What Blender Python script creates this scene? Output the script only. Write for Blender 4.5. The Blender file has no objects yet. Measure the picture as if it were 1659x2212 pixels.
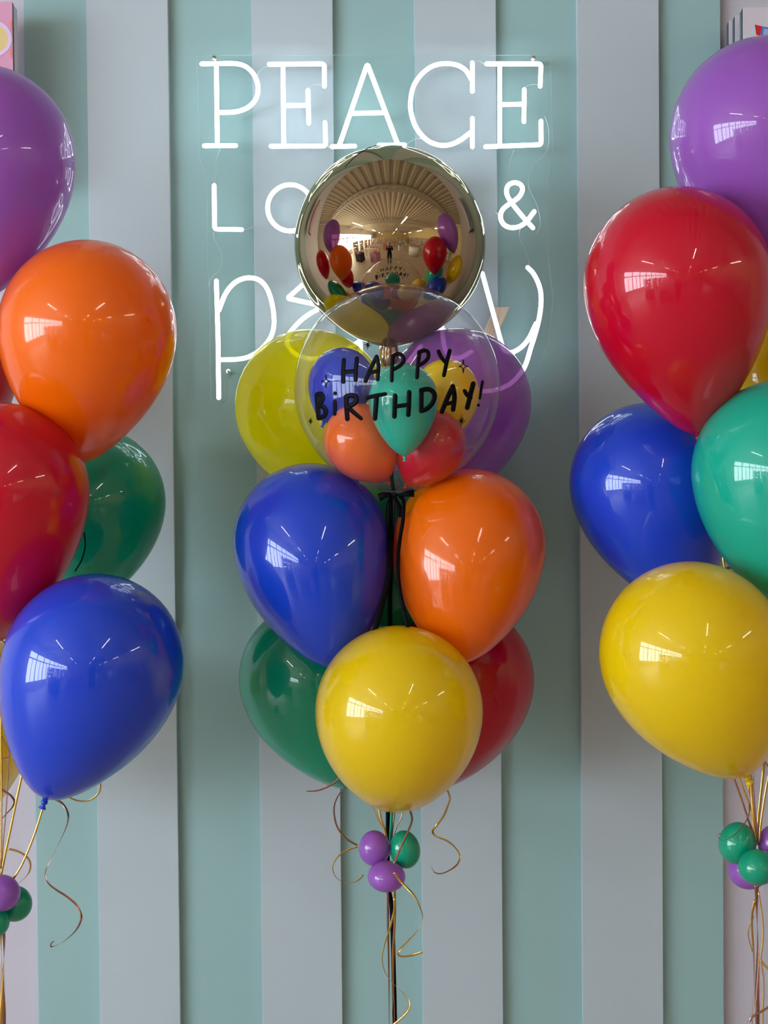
import bpy, bmesh, math, random
from mathutils import Vector, Matrix, Quaternion
random.seed(7)
S = bpy.context.scene
COL = S.collection
# ------------------------------------------------------------------ camera
F = 3000.0; CX, CY = 829.5, 1106.0
DW = 3.42                                  # camera to wall
PITCH, ROLL = math.radians(1.3), math.radians(0.52)
fw = Vector((0, math.cos(PITCH), -math.sin(PITCH)))
r0 = Vector((1, 0, 0)); u0 = Vector((0, math.sin(PITCH), math.cos(PITCH)))
rt = r0*math.cos(ROLL) - u0*math.sin(ROLL)
up = r0*math.sin(ROLL) + u0*math.cos(ROLL)
CAM = Vector((0, -DW, 1.5))
cd = bpy.data.cameras.new('camera'); cam = bpy.data.objects.new('camera', cd); COL.objects.link(cam)
cam.matrix_world = Matrix(((rt.x, up.x, -fw.x, CAM.x), (rt.y, up.y, -fw.y, CAM.y), (rt.z, up.z, -fw.z, CAM.z), (0, 0, 0, 1)))
cd.sensor_fit = 'HORIZONTAL'; cd.sensor_width = 36; cd.lens = 36*F/1659.0; cd.clip_start = 0.02
S.camera = cam
# ------------------------------------------------------------------ light / exposure
TUBE_L, WIN_L, NEON_L = 29.0, 14.5, 6.5
S.view_settings.view_transform = 'Standard'; S.view_settings.look = 'None'
S.view_settings.gamma = 1; S.view_settings.use_curve_mapping = False
S.view_settings.exposure = 0.25
w = bpy.data.worlds.new('world'); S.world = w; w.use_nodes = True
w.node_tree.nodes['Background'].inputs[0].default_value = (.75, .85, 1, 1)
w.node_tree.nodes['Background'].inputs[1].default_value = 1.0

def W(px, py, D):
    return CAM + fw*D + rt*((px-CX)/F*D) - up*((py-CY)/F*D)
def WY(px, py, y):                         # hit the plane at world y
    d = fw + rt*((px-CX)/F) - up*((py-CY)/F)
    return CAM + d*((y-CAM.y)/d.y)

# ------------------------------------------------------------------ materials
def srgb(r, g, b):
    f = lambda c: (c/255/12.92) if c/255 <= .04045 else ((c/255+.055)/1.055)**2.4
    return (f(r), f(g), f(b), 1)
def nmat(name):
    m = bpy.data.materials.new(name); m.use_nodes = True
    nt = m.node_tree; return m, nt, nt.nodes, nt.links, nt.nodes['Principled BSDF']
def plain(name, col, rough=.6, metal=0, spec=.5, coat=0, noise=0.0, nscale=8, bump=0.0):
    m, nt, N, L, p = nmat(name)
    p.inputs['Base Color'].default_value = col; p.inputs['Roughness'].default_value = rough
    p.inputs['Metallic'].default_value = metal; p.inputs['Specular IOR Level'].default_value = spec
    p.inputs['Coat Weight'].default_value = coat; p.inputs['Coat Roughness'].default_value = .04
    if noise:
        tc = N.new('ShaderNodeTexCoord'); nz = N.new('ShaderNodeTexNoise'); nz.inputs['Scale'].default_value = nscale
        nz.inputs['Detail'].default_value = 5
        cr = N.new('ShaderNodeMix'); cr.data_type = 'RGBA'
        cr.inputs[6].default_value = tuple(c*(1-noise) for c in col[:3])+(1,)
        cr.inputs[7].default_value = tuple(min(1, c*(1+noise)) for c in col[:3])+(1,)
        L.new(tc.outputs['Object'], nz.inputs['Vector']); L.new(nz.outputs['Fac'], cr.inputs[0]); L.new(cr.outputs[2], p.inputs['Base Color'])
        if bump:
            b = N.new('ShaderNodeBump'); b.inputs['Strength'].default_value = bump; b.inputs['Distance'].default_value = .002
            L.new(nz.outputs['Fac'], b.inputs['Height']); L.new(b.outputs['Normal'], p.inputs['Normal'])
    return m
def latex(name, col, rough=.3, coatr=.01, coat=1.0, see=.10, tint=None, trans=.22):
    m, nt, N, L, p = nmat(name)
    p.inputs['Base Color'].default_value = col; p.inputs['Roughness'].default_value = rough
    p.inputs['Specular IOR Level'].default_value = .2
    p.inputs['Coat Weight'].default_value = coat; p.inputs['Coat Roughness'].default_value = coatr
    nz = N.new('ShaderNodeTexNoise'); nz.inputs['Scale'].default_value = 9; nz.inputs['Detail'].default_value = 2
    tc = N.new('ShaderNodeTexCoord'); bp = N.new('ShaderNodeBump'); bp.inputs['Strength'].default_value = .03; bp.inputs['Distance'].default_value = .004
    L.new(tc.outputs['Object'], nz.inputs['Vector']); L.new(nz.outputs['Fac'], bp.inputs['Height']); L.new(bp.outputs['Normal'], p.inputs['Coat Normal'])
    tr = N.new('ShaderNodeBsdfTranslucent'); tr.inputs[0].default_value = col
    tp = N.new('ShaderNodeBsdfTransparent'); tp.inputs[0].default_value = tint or col
    m1 = N.new('ShaderNodeMixShader'); m1.inputs[0].default_value = trans
    m2 = N.new('ShaderNodeMixShader'); m2.inputs[0].default_value = see
    L.new(p.outputs[0], m1.inputs[1]); L.new(tr.outputs[0], m1.inputs[2])
    L.new(m1.outputs[0], m2.inputs[1]); L.new(tp.outputs[0], m2.inputs[2])
    L.new(m2.outputs[0], N['Material Output'].inputs[0])
    return m
def emis(name, col, s):
    m, nt, N, L, p = nmat(name)
    p.inputs['Base Color'].default_value = (.8, .8, .8, 1)
    p.inputs['Emission Color'].default_value = col; p.inputs['Emission Strength'].default_value = s
    return m
def clear(name, tint, haze, hazecol, base=.04, rough=.01):
    m, nt, N, L, p = nmat(name); N.remove(p)
    tp = N.new('ShaderNodeBsdfTransparent'); tp.inputs[0].default_value = tint
    df = N.new('ShaderNodeBsdfDiffuse'); df.inputs[0].default_value = hazecol
    gl = N.new('ShaderNodeBsdfGlossy'); gl.inputs['Roughness'].default_value = rough
    # fresnel from both sides of the thin film
    lw = N.new('ShaderNodeLayerWeight'); lw.inputs[0].default_value = .5
    pw = N.new('ShaderNodeMath'); pw.operation = 'POWER'; pw.inputs[1].default_value = 4.0
    L.new(lw.outputs['Facing'], pw.inputs[0])
    ml = N.new('ShaderNodeMath'); ml.operation = 'MULTIPLY_ADD'; ml.inputs[1].default_value = .75; ml.inputs[2].default_value = base
    L.new(pw.outputs[0], ml.inputs[0])
    m1 = N.new('ShaderNodeMixShader'); m1.inputs[0].default_value = haze
    m2 = N.new('ShaderNodeMixShader')
    L.new(tp.outputs[0], m1.inputs[1]); L.new(df.outputs[0], m1.inputs[2])
    L.new(ml.outputs[0], m2.inputs[0]); L.new(m1.outputs[0], m2.inputs[1]); L.new(gl.outputs[0], m2.inputs[2])
    L.new(m2.outputs[0], N['Material Output'].inputs[0])
    return m

M = {}
M['teal_paint'] = plain('teal wall paint', srgb(146, 180, 181), .55, noise=.03, nscale=1.5)
M['grey_paint'] = plain('pale grey slat paint', srgb(177, 190, 198), .5, noise=.02, nscale=1.5)
M['side_wall'] = plain('lilac white wall paint', srgb(192, 187, 200), .6, noise=.02, nscale=2)
M['shop_wall'] = plain('cream shop wall', srgb(225, 205, 150), .7, noise=.04)
M['deck'] = plain('ceiling deck', srgb(200, 188, 168), .6, noise=.04)
M['steel'] = plain('painted steel', srgb(190, 180, 165), .5)
M['floor'] = plain('shop floor', srgb(190, 174, 160), .35, noise=.1, nscale=3)
M['tube'] = emis('fluorescent tube', (1, .95, .88, 1), TUBE_L)
M['fixture'] = plain('white enamel', srgb(225, 225, 220), .4)
M['pane'] = emis('daylit window pane', (.78, .90, 1, 1), WIN_L)
M['frame'] = plain('dark window frame', srgb(90, 88, 90), .5)
M['neon'] = emis('white neon flex', (.84, .93, 1, 1), NEON_L)
M['acrylic'] = clear('clear acrylic', (.985, 1, 1, 1), .01, (.6, .7, .7, 1), base=.006, rough=.35)
M['acrylic_edge'] = plain('acrylic cut edge', srgb(165, 195, 192), .3)
M['wire'] = plain('clear wire', srgb(190, 205, 205), .2)
M['chrome'] = plain('chrome', (.8, .8, .8, 1), .1, metal=1)
M['yellow'] = latex('yellow latex', srgb(245, 212, 10), .32, .03, see=.16, tint=(1, .8, .05, 1))
M['lemon'] = latex('lemon latex', srgb(250, 246, 0), .32, .03, see=.20, tint=(1, .97, .02, 1), trans=.55)
M['blue'] = latex('blue latex', srgb(22, 70, 214), .3, .008, see=.04)
M['orange'] = latex('orange latex', srgb(250, 114, 0), .36, .07, see=.08, tint=(1, .3, .0, 1))
M['red'] = latex('red latex', srgb(206, 0, 44), .3, .01, see=.10, tint=(1, .02, .04, 1))
M['green'] = latex('green latex', srgb(0, 166, 128), .3, .01, see=.06)
M['teal'] = latex('jade latex', srgb(22, 184, 156), .3, .01, see=.08)
M['purple'] = latex('lilac latex', srgb(165, 98, 200), .3, .01, see=.17, tint=(.9, .5, .9, 1))
M['knot'] = plain('rubber', srgb(20, 30, 60), .4)
M['gold'] = plain('gold mirror foil', (.46, .35, .22, 1), .02, metal=1)
M['gold'].node_tree.nodes['Principled BSDF'].inputs['Specular Tint'].default_value = (.72, .70, .58, 1)
M['goldrib'] = plain('gold foil ribbon', srgb(222, 178, 92), .22, metal=.85)
M['rose'] = plain('rose gold foil ribbon', srgb(176, 126, 112), .2, metal=.85, noise=.35, nscale=60)
M['blackrib'] = plain('black satin ribbon', (.003, .003, .005, 1), .6, spec=.06)
M['ink'] = plain('black vinyl print', (.003, .003, .005, 1), .5, spec=.08)
M['film'] = clear('clear bubble film', (.985, .985, .99, 1), .015, (.85, .82, .9, 1), base=.025)
M['peach'] = plain('peach pleated sheet', srgb(252, 226, 204), .6)
M['pinkbox'] = plain('pink card', srgb(208, 146, 178), .5)
M['white'] = plain('white card', srgb(205, 198, 208), .5)
M['whitew'] = plain('white laminate', srgb(232, 228, 224), .4)
M['slate'] = plain('slate card edge', srgb(92, 102, 116), .5)
M['black'] = plain('black plastic', srgb(16, 16, 26), .5)
M['redp'] = plain('red print', srgb(200, 12, 40), .5)
M['bluep'] = plain('blue print', srgb(80, 118, 190), .5)
M['palep'] = plain('pale blue print', srgb(150, 165, 215), .5)
M['mint'] = plain('mint print', srgb(180, 212, 214), .5)
M['sand'] = plain('sand yellow print', srgb(214, 190, 130), .5)
M['lilacp'] = plain('lilac print', srgb(214, 186, 222), .5)
M['coral'] = plain('coral print', srgb(232, 130, 120), .5)
M['wood'] = plain('light wood', srgb(190, 150, 110), .5, noise=.1)
M['skin'] = plain('skin', srgb(205, 150, 122), .5)
M['cloth'] = plain('dark clothing', srgb(32, 30, 42), .8)
M['hair'] = plain('brown hair', srgb(70, 45, 30), .6)

# ------------------------------------------------------------------ mesh helpers
def tag(o, label=None, cat=None, group=None, kind=None):
    if label: o['label'] = label
    if cat: o['category'] = cat
    if group: o['group'] = group
    if kind: o['kind'] = kind
    return o
def obj(name, bm, mats, parent=None, smooth=True):
    me = bpy.data.meshes.new(name); bm.to_mesh(me); bm.free()
    for m in (mats if isinstance(mats, (list, tuple)) else [mats]): me.materials.append(m)
    if smooth:
        for p in me.polygons: p.use_smooth = True
    o = bpy.data.objects.new(name, me); COL.objects.link(o)
    if parent: o.parent = parent
    return o
def empty(name, loc, rz=0):
    o = bpy.data.objects.new(name, None); o.location = loc; o.rotation_euler = (0, 0, rz); COL.objects.link(o)
    o.empty_display_size = .05
    return o
def rel(bm, parent):                       # world-space geometry into a parent's space
    bmesh.ops.translate(bm, verts=bm.verts, vec=-Vector(parent.location)); return bm
def box(bm, lo, hi, mi=0, bev=0):
    x0, y0, z0 = lo; x1, y1, z1 = hi
    v = [bm.verts.new(c) for c in ((x0,y0,z0),(x1,y0,z0),(x1,y1,z0),(x0,y1,z0),(x0,y0,z1),(x1,y0,z1),(x1,y1,z1),(x0,y1,z1))]
    fs = [bm.faces.new([v[i] for i in q]) for q in ((0,3,2,1),(4,5,6,7),(0,1,5,4),(1,2,6,5),(2,3,7,6),(3,0,4,7))]
    for f in fs: f.material_index = mi
    if bev:
        es = list({e for f in fs for e in f.edges})
        bmesh.ops.bevel(bm, geom=es, offset=bev, segments=2, affect='EDGES', profile=.6)
    return bm
def catmull(pts, n=8):
    if len(pts) < 3:
        a, b = pts; return [a.lerp(b, i/n) for i in range(n+1)]
    P = [pts[0]*2-pts[1]]+list(pts)+[pts[-1]*2-pts[-2]]; out = []
    for i in range(1, len(P)-2):
        for k in range(n):
            t = k/n
            out.append(.5*((2*P[i])+(P[i+1]-P[i-1])*t+(2*P[i-1]-5*P[i]+4*P[i+1]-P[i+2])*t*t+(3*P[i]-P[i-1]-3*P[i+1]+P[i+2])*t**3))
    out.append(pts[-1]); return out
def tube(bm, pts, r, seg=10, cap=True, sq=1.0):
    """sweep a circle, parallel transport, rounded ends; r may be a list"""
    n = len(pts); R = r if isinstance(r, list) else [r]*n
    T = []
    for i in range(n):
        a = pts[max(i-1, 0)]; b = pts[min(i+1, n-1)]; T.append((b-a).normalized())
    nrm = T[0].orthogonal().normalized()
    P = list(pts); RR = list(R); TT = list(T)
    if cap:
        for s, k in ((0, 0), (1, -1)):
            base, t, rr = pts[k], T[k]*(1 if s else -1), R[k]
            ex = [(base+t*rr*math.sin(a), max(rr*math.cos(a), rr*.03), T[k]) for a in (.5, 1.0, 1.35, 1.57)]
            if s: P += [e[0] for e in ex]; RR += [e[1] for e in ex]; TT += [e[2] for e in ex]
            else:
                ex = ex[::-1]; P = [e[0] for e in ex]+P; RR = [e[1] for e in ex]+RR; TT = [e[2] for e in ex]+TT
    rings = []; prev = TT[0]
    for p, rr, t in zip(P, RR, TT):
        q = prev.rotation_difference(t); nrm = (q @ nrm); nrm = (nrm - t*nrm.dot(t)).normalized(); prev = t
        b = t.cross(nrm)
        rings.append([bm.verts.new(p+nrm*rr*math.cos(2*math.pi*k/seg)+b*rr*sq*math.sin(2*math.pi*k/seg)) for k in range(seg)])
    for A, B in zip(rings, rings[1:]):
        for k in range(seg): bm.faces.new((A[k], A[(k+1) % seg], B[(k+1) % seg], B[k]))
    bm.faces.new(rings[0][::-1]); bm.faces.new(rings[-1])
    return bm
def strip(bm, pts, wd, hw, th=.0004, mi=0):
    """flat ribbon: wd = width directions, hw = half widths"""
    n = len(pts); rings = []
    for i in range(n):
        t = (pts[min(i+1, n-1)]-pts[max(i-1, 0)]).normalized()
        d = (wd[i]-t*wd[i].dot(t)).normalized(); nn = t.cross(d).normalized()
        h = hw[i] if isinstance(hw, list) else hw
        rings.append([bm.verts.new(pts[i]+d*a*h+nn*b*th/2) for a, b in ((-1,-1),(1,-1),(1,1),(-1,1))])
    for A, B in zip(rings, rings[1:]):
        for k in range(4): bm.faces.new((A[k], A[(k+1) % 4], B[(k+1) % 4], B[k])).material_index = mi
    bm.faces.new(rings[0][::-1]); bm.faces.new(rings[-1])
    return bm
def revolve(bm, prof, seg=64):
    """prof: list of (r,z) from top pole to bottom"""
    rings = []
    for r, z in prof:
        if r < 1e-6: rings.append([bm.verts.new((0, 0, z))])
        else: rings.append([bm.verts.new((r*math.cos(2*math.pi*k/seg), r*math.sin(2*math.pi*k/seg), z)) for k in range(seg)])
    for A, B in zip(rings, rings[1:]):
        for k in range(seg):
            a = A[k % len(A)]; a2 = A[(k+1) % len(A)]; b = B[k % len(B)]; b2 = B[(k+1) % len(B)]
            vs = [a, b, b2, a2]; u = []
            for v in vs:
                if v not in u: u.append(v)
            if len(u) > 2: bm.faces.new(u)
    return bm

# ================================================================== THE ROOM
RX0, RX1, RY1, RZ = -6.2, 7.0, -20.0, 3.95
def sx(px): return WY(px, 1106, 0).x
def struct(name, bm, m, smooth=False):
    return tag(obj(name, bm, m, None, smooth), kind='structure')
bm = bmesh.new(); box(bm, (RX0, RY1, -.1), (RX1, .3, 0)); struct('floor', bm, M['floor'])
bm = bmesh.new(); box(bm, (RX0, 0.022, 0), (RX1, .25, RZ)); struct('wall_back', bm, M['side_wall'])
xl, xr = sx(67), sx(1560)
bm = bmesh.new(); box(bm, (xl, 0, 0), (xr, .022, RZ), bev=.0015); struct('wall_feature', bm, M['teal_paint'])
TS = .018
k = (DW-TS)/DW
for i, (a, b) in enumerate(((201, 376), (555, 729), (904, 1079), (1253, 1428))):
    bm = bmesh.new(); box(bm, (sx(a)*k, -TS, 0), (sx(b)*k, 0, RZ), bev=.0012)
    struct('trim_%d' % (i+1), bm, M['grey_paint'])
# ceiling: ribbed deck, ribs run away from the wall
bm = bmesh.new(); box(bm, (RX0, RY1, RZ+.035), (RX1, .3, RZ+.10)); x = RX0+.1
while x < RX1-.2:
    v = [bm.verts.new(c) for y in (RY1, .3) for c in ((x, y, RZ+.036), (x+.03, y, RZ), (x+.14, y, RZ), (x+.17, y, RZ+.036))]
    for a in range(3): bm.faces.new((v[a], v[a+1], v[a+5], v[a+4]))
    x += .26
bmesh.ops.recalc_face_normals(bm, faces=bm.faces)
struct('ceiling', bm, M['deck'])
for i, y in enumerate((-1.5, -5.5, -9.5, -13.5, -17.5)):
    bm = bmesh.new()
    box(bm, (RX0, y-.09, RZ-.03), (RX1, y+.09, RZ)); box(bm, (RX0, y-.09, RZ-.42), (RX1, y+.09, RZ-.39))
    x = RX0
    while x < RX1-.2:
        tube(bm, [Vector((x, y, RZ-.4)), Vector((x+.2, y, RZ-.02))], .014, 6, False)
        tube(bm, [Vector((x+.2, y, RZ-.02)), Vector((x+.4, y, RZ-.4))], .014, 6, False); x += .4
    struct('trim_%d' % (i+10), bm, M['steel'])
bm = bmesh.new(); box(bm, (RX0, RY1-.2, 0), (RX1, RY1, RZ)); struct('wall_far', bm, M['shop_wall'])
bm = bmesh.new(); box(bm, (RX1, RY1, 0), (RX1+.2, .3, RZ)); struct('wall_right', bm, M['shop_wall'])
# left wall with a run of windows
WZ0, WZ1, WYA, WYB = .5, 2.95, -2.3, -16.0
bm = bmesh.new()
box(bm, (RX0-.2, RY1, 0), (RX0, .3, WZ0)); box(bm, (RX0-.2, RY1, WZ1), (RX0, .3, RZ))
box(bm, (RX0-.2, WYA, WZ0), (RX0, .3, WZ1)); box(bm, (RX0-.2, RY1, WZ0), (RX0, WYB, WZ1))
struct('wall_left', bm, M['whitew'])
nb = 9; bw = (WYA-WYB)/nb
for i in range(nb):
    y1 = WYA-i*bw; y0 = y1-bw
    r = empty('window_%d' % (i+1), (RX0, y0, WZ0)); tag(r, kind='structure')
    b1 = bmesh.new()
    for (ya, yb, za, zb) in ((y0, y0+.06, WZ0, WZ1), (y1-.06, y1, WZ0, WZ1), (y0, y1, WZ0, WZ0+.06), (y0, y1, WZ1-.06, WZ1), (y0, y1, 2.25, 2.35), ((y0+y1)/2-.03, (y0+y1)/2+.03, WZ0, 2.3)):
        box(b1, (RX0-.12, ya, za), (RX0-.02, yb, zb))
    tag(obj('window_frame', rel(b1, r), M['frame'], r, False))
    b1 = bmesh.new(); box(b1, (RX0-.08, y0+.05, WZ0+.05), (RX0-.07, y1-.05, WZ1-.05))
    obj('pane', rel(b1, r), M['pane'], r, False)

# ceiling lights
def light_fixture():
    r = empty('ceiling_light', (0, 0, 3.2))
    b = bmesh.new(); box(b, (-.03, -.80, .03), (.03, .80, .07), bev=.008); obj('housing', b, M['fixture'], r)
    b = bmesh.new(); tube(b, [Vector((0, -.76, 0)), Vector((0, .76, 0))], .024, 12); obj('tube', b, M['tube'], r)
    for y in (-.6, .6):
        b = bmesh.new(); tube(b, [Vector((0, y, .07)), Vector((0, y, RZ-3.2))], .004, 6, False)
        obj('hanger', b, M['steel'], r)
    return r
def dup(root):
    c = root.copy(); COL.objects.link(c)
    for ch in list(root.children):
        d = ch.copy(); COL.objects.link(d); d.parent = c
    return c
proto = light_fixture(); first = True
for x, row in ((-2.7, 'left'), (1.05, 'middle'), (5.0, 'right')):
    for y, od in ((-3.9, 'nearest'), (-8.4, 'second'), (-12.8, 'third'), (-17.2, 'farthest')):
        o = proto if first else dup(proto); first = False
        o.location = (x, y if x < 4 else y+.7, 3.2)
        tag(o, '%s fluorescent tube light of the %s row on the shop ceiling, seen in reflections' % (od, row), 'ceiling light', 'fluorescent tube lights of the shop')

# ================================================================== NEON SIGN
YS = -.06                                  # sign plane
def SP(x, y): return WY(x, y, YS)
SA = lambda s, ox, oy: (lambda x, y: (ox+x/s, oy+y/s))
c1 = SA(1659/430, 400, 90); c2 = SA(1659/430, 800, 90)
letters = []
def L_(name, *strokes): letters.append((name, strokes))
# each stroke: (mode, [pixel points]); mode 's' = straight corners, 'c' = curve
L_('letter_p', ('c', [(436,138),(470,137.5),(508,137.5),(531,144),(549,162),(557.5,188),(553,213),(537,231),(516,240),(498,242.5),(472,243)]),
   ('s', [(467.4,140),(469.5,312)]), ('s', [(441.5,315),(509,314.5)]))
L_('letter_e', ('s', [(582,139),(700.7,138),(700.7,186)]), ('s', [(611.3,140),(613,314)]), ('s', [(585.5,316),(703.5,315.5),(702,265)]),
   ('s', [(615,228),(662,227.5)]), ('s', [(665,196),(667,266)]))
L_('letter_a', ('s', [(733,314),(793.5,138),(860,314)]), ('s', [(717.5,317),(766,315.5)]), ('s', [(819,313.5),(874,313)]), ('s', [(760,245),(831,243.5)]))
L_('letter_c', ('s', [(1020.3,136),(1020.3,197)]), ('s', [(1020.3,256),(1020.3,317)]),
   ('c', [(1018,171),(1005,151),(986,140.5),(960,137.4),(934.5,143),(911,160),(893.5,186),(886.8,219.6),(889.5,250.5),(901,279),(921.5,302),(945,312.6),(968.5,313.4),(992,304),(1018,285)]))
L_('letter_e', ('s', [(1051.5,138),(1169,138),(1166.8,186)]), ('s', [(1079.4,140),(1079.4,312)]), ('s', [(1049,317),(1169,312.5),(1168.6,262)]),
   ('s', [(1082,226),(1130,225)]), ('s', [(1132.5,194),(1131.8,262.5)]))
L_('letter_l', ('s', [(462.7,401),(463.5,495),(521.8,496)]))
L_('letter_o', ('o', (627, 449, 49, 50)))
L_('letter_v', ('s', [(722,401),(770,497),(818,401)]))
L_('letter_e', ('s', [(955,401),(890,401),(890,497),(955,497)]), ('s', [(890,448),(945,448)]))
L_('ampersand', ('c', [(1154,457),(1137,479),(1121,489.5),(1103,491.7),(1088,484.5),(1081,468.5),(1086.4,452),(1103,438.6),(1121,425.5),(1128.7,410),(1124.5,399),(1112.3,394.5),(1099.5,399),(1094,411.4),(1098,427),(1113.6,449),(1134.4,474),(1151,492)]))
L_('letter_p', ('s', [(467.4,607),(471,730),(472.5,859)]),
   ('c', [(473,670),(485.5,638),(501,616),(519,604),(540,600),(560.7,605.5),(576,622),(586.6,651),(591.8,685),(590.5,711),(581.4,734),(560.7,757),(535,771.5),(509,776.3),(476,777)]))
L_('letter_a', ('s', [(735,592),(700,594),(665,605),(620.5,644.5),(670,655),(735,668)]), ('c', [(745,600),(765,612),(775,650),(776,700),(780,778)]),
   ('c', [(776,660),(730,658),(690,667),(655,688),(628,716),(620,735),(625.5,752),(640,766),(662,773),(690,774),(730,766),(776,738)]))
L_('letter_r', ('s', [(822,605),(826,782)]), ('c', [(826,670),(840,630),(862,612),(890,612)]), ('s', [(876,789),(909,748)]))
L_('letter_t', ('c', [(945,560),(950,650),(958,738),(967,764),(988,774),(1018,760)]), ('s', [(912,640),(1005,634)]))
L_('letter_y', ('s', [(1042,591),(1082,737)]), ('c', [(1082,737),(1090,757),(1106,761),(1126,750),(1143,730),(1158,699)]),
   ('c', [(1140,578),(1153,592),(1165,618),(1169,645),(1166,680),(1158,715),(1147,750),(1132,795),(1106,826),(1083,838),(1050,845),(1010,842)]))
sign = empty('neon_sign', SP(810, 860))
tag(sign, 'white glowing neon sign reading PEACE LOVE & party on the striped wall', 'neon sign')
for name, strokes in letters:
    bm = bmesh.new()
    for mode, p in strokes:
        if mode == 'o':
            cx, cy, rx, ry = p
            q = [SP(cx+rx*math.cos(a*math.pi/24), cy+ry*math.sin(a*math.pi/24)) for a in range(49)]
        elif mode == 'c': q = catmull([SP(*a) for a in p], 5)
        else:
            p3 = [SP(*a) for a in p]; q = [p3[0]]
            for i in range(1, len(p3)-1):          # small rounded corners
                a, b, c = p3[i-1], p3[i], p3[i+1]
                ra = min(.007, (a-b).length*.4); rc = min(.007, (c-b).length*.4)
                A = b+(a-b).normalized()*ra; C_ = b+(c-b).normalized()*rc
                q += [A.lerp(b, t).lerp(b.lerp(C_, t), t) for t in (0, .25, .5, .75, 1)]
            q.append(p3[-1])
        tube(bm, q, .0054, 10, True)
    bm.normal_update()
    for f in bm.faces: f.material_index = 0 if f.normal.y < .50 else 1    # opaque silicone back
    obj(name, rel(bm, sign), [M['neon'], M['fixture']], sign)
# acrylic backing, cut round the words
out = [(425,118),(1190,118),(1196,330),(1185,400),(1185,560),(1196,640),(1186,740),(1160,815),(1120,850),(1050,872),(985,866),(965,800),(560,803),(510,806),(495,820),(493,855),(488,868),(475,876),(462,872),(455,862),(453,800),(452,640),(448,580),(446,400),(430,335)]
bm = bmesh.new(); yb = YS+.012
vs = [bm.verts.new(WY(x, y, yb)) for x, y in out]; f = bm.faces.new(vs)
e = bmesh.ops.extrude_face_region(bm, geom=[f]); bmesh.ops.translate(bm, verts=[g for g in e['geom'] if isinstance(g, bmesh.types.BMVert)], vec=(0, .004, 0))
bmesh.ops.recalc_face_normals(bm, faces=bm.faces)
bm.normal_update()
es = [e_ for e_ in bm.edges if any(abs(f.normal.y) > .9 for f in e_.link_faces) and any(abs(f.normal.y) < .5 for f in e_.link_faces)]
bmesh.ops.bevel(bm, geom=es, offset=.0009, segments=1, affect='EDGES')
bm.normal_update()
for f in bm.faces: f.material_index = 0 if abs(f.normal.y) > .97 else 1
obj('backing_panel', rel(bm, sign), [M['acrylic'], M['acrylic_edge']], sign, False)
for x, y in ((463,127),(1152,127),(493,802),(1120,838)):
    bm = bmesh.new(); c = WY(x, y, yb)
    tube(bm, [Vector((c.x, yb-.006, c.z)), Vector((c.x, -.0005, c.z))], .0055, 14, False)
    obj('standoff_screw', rel(bm, sign), M['chrome'], sign)
wires = [[(553,170),(562,150),(580,140)],[(667,192),(672,184),(685,181),(699,184)],[(1132,190),(1140,184),(1152,181),(1166,182)],
  [(475,322),(467,345),(466,375),(461,400)],[(523,497),(540,492),(552,486),(565,478)],[(461,500),(462,515),(475,540),(479,565),(470,585),(455,600),(450,618)],
  [(1111,323),(1103,345),(1098,370)],[(1124,494),(1122,510),(1130,530),(1142,560),(1143,575)],[(1022,134),(1035,130),(1048,138)],[(875,313),(895,300),(912,298)],
  [(1178,250),(1186,280),(1182,325),(1150,360),(1142,400),(1160,440),(1168,480),(1158,510)],[(1040,455),(1062,455),(1078,462)],[(708,315),(712,318),(718,317)]]
for p in wires:
    bm = bmesh.new(); tube(bm, catmull([SP(*a)+Vector((0, .006, 0)) for a in p], 5), .0007, 6, False)
    obj('wire', rel(bm, sign), M['wire'], sign)
# thin pleated peach strip set behind the neon letter y
pp = empty('pleated_strip', WY(1050, 722, -.03))
tag(pp, 'small pleated peach folded strip behind the neon letter y', 'folded strip')
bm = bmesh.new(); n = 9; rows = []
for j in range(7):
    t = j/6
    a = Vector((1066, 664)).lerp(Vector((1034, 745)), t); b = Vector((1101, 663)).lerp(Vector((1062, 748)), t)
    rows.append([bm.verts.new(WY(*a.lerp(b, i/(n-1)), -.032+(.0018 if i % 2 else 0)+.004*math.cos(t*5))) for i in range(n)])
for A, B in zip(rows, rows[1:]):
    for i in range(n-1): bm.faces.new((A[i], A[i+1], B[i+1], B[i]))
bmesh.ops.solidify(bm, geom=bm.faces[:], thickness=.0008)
obj('pleats', rel(bm, pp), M['peach'], pp, False)

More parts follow.
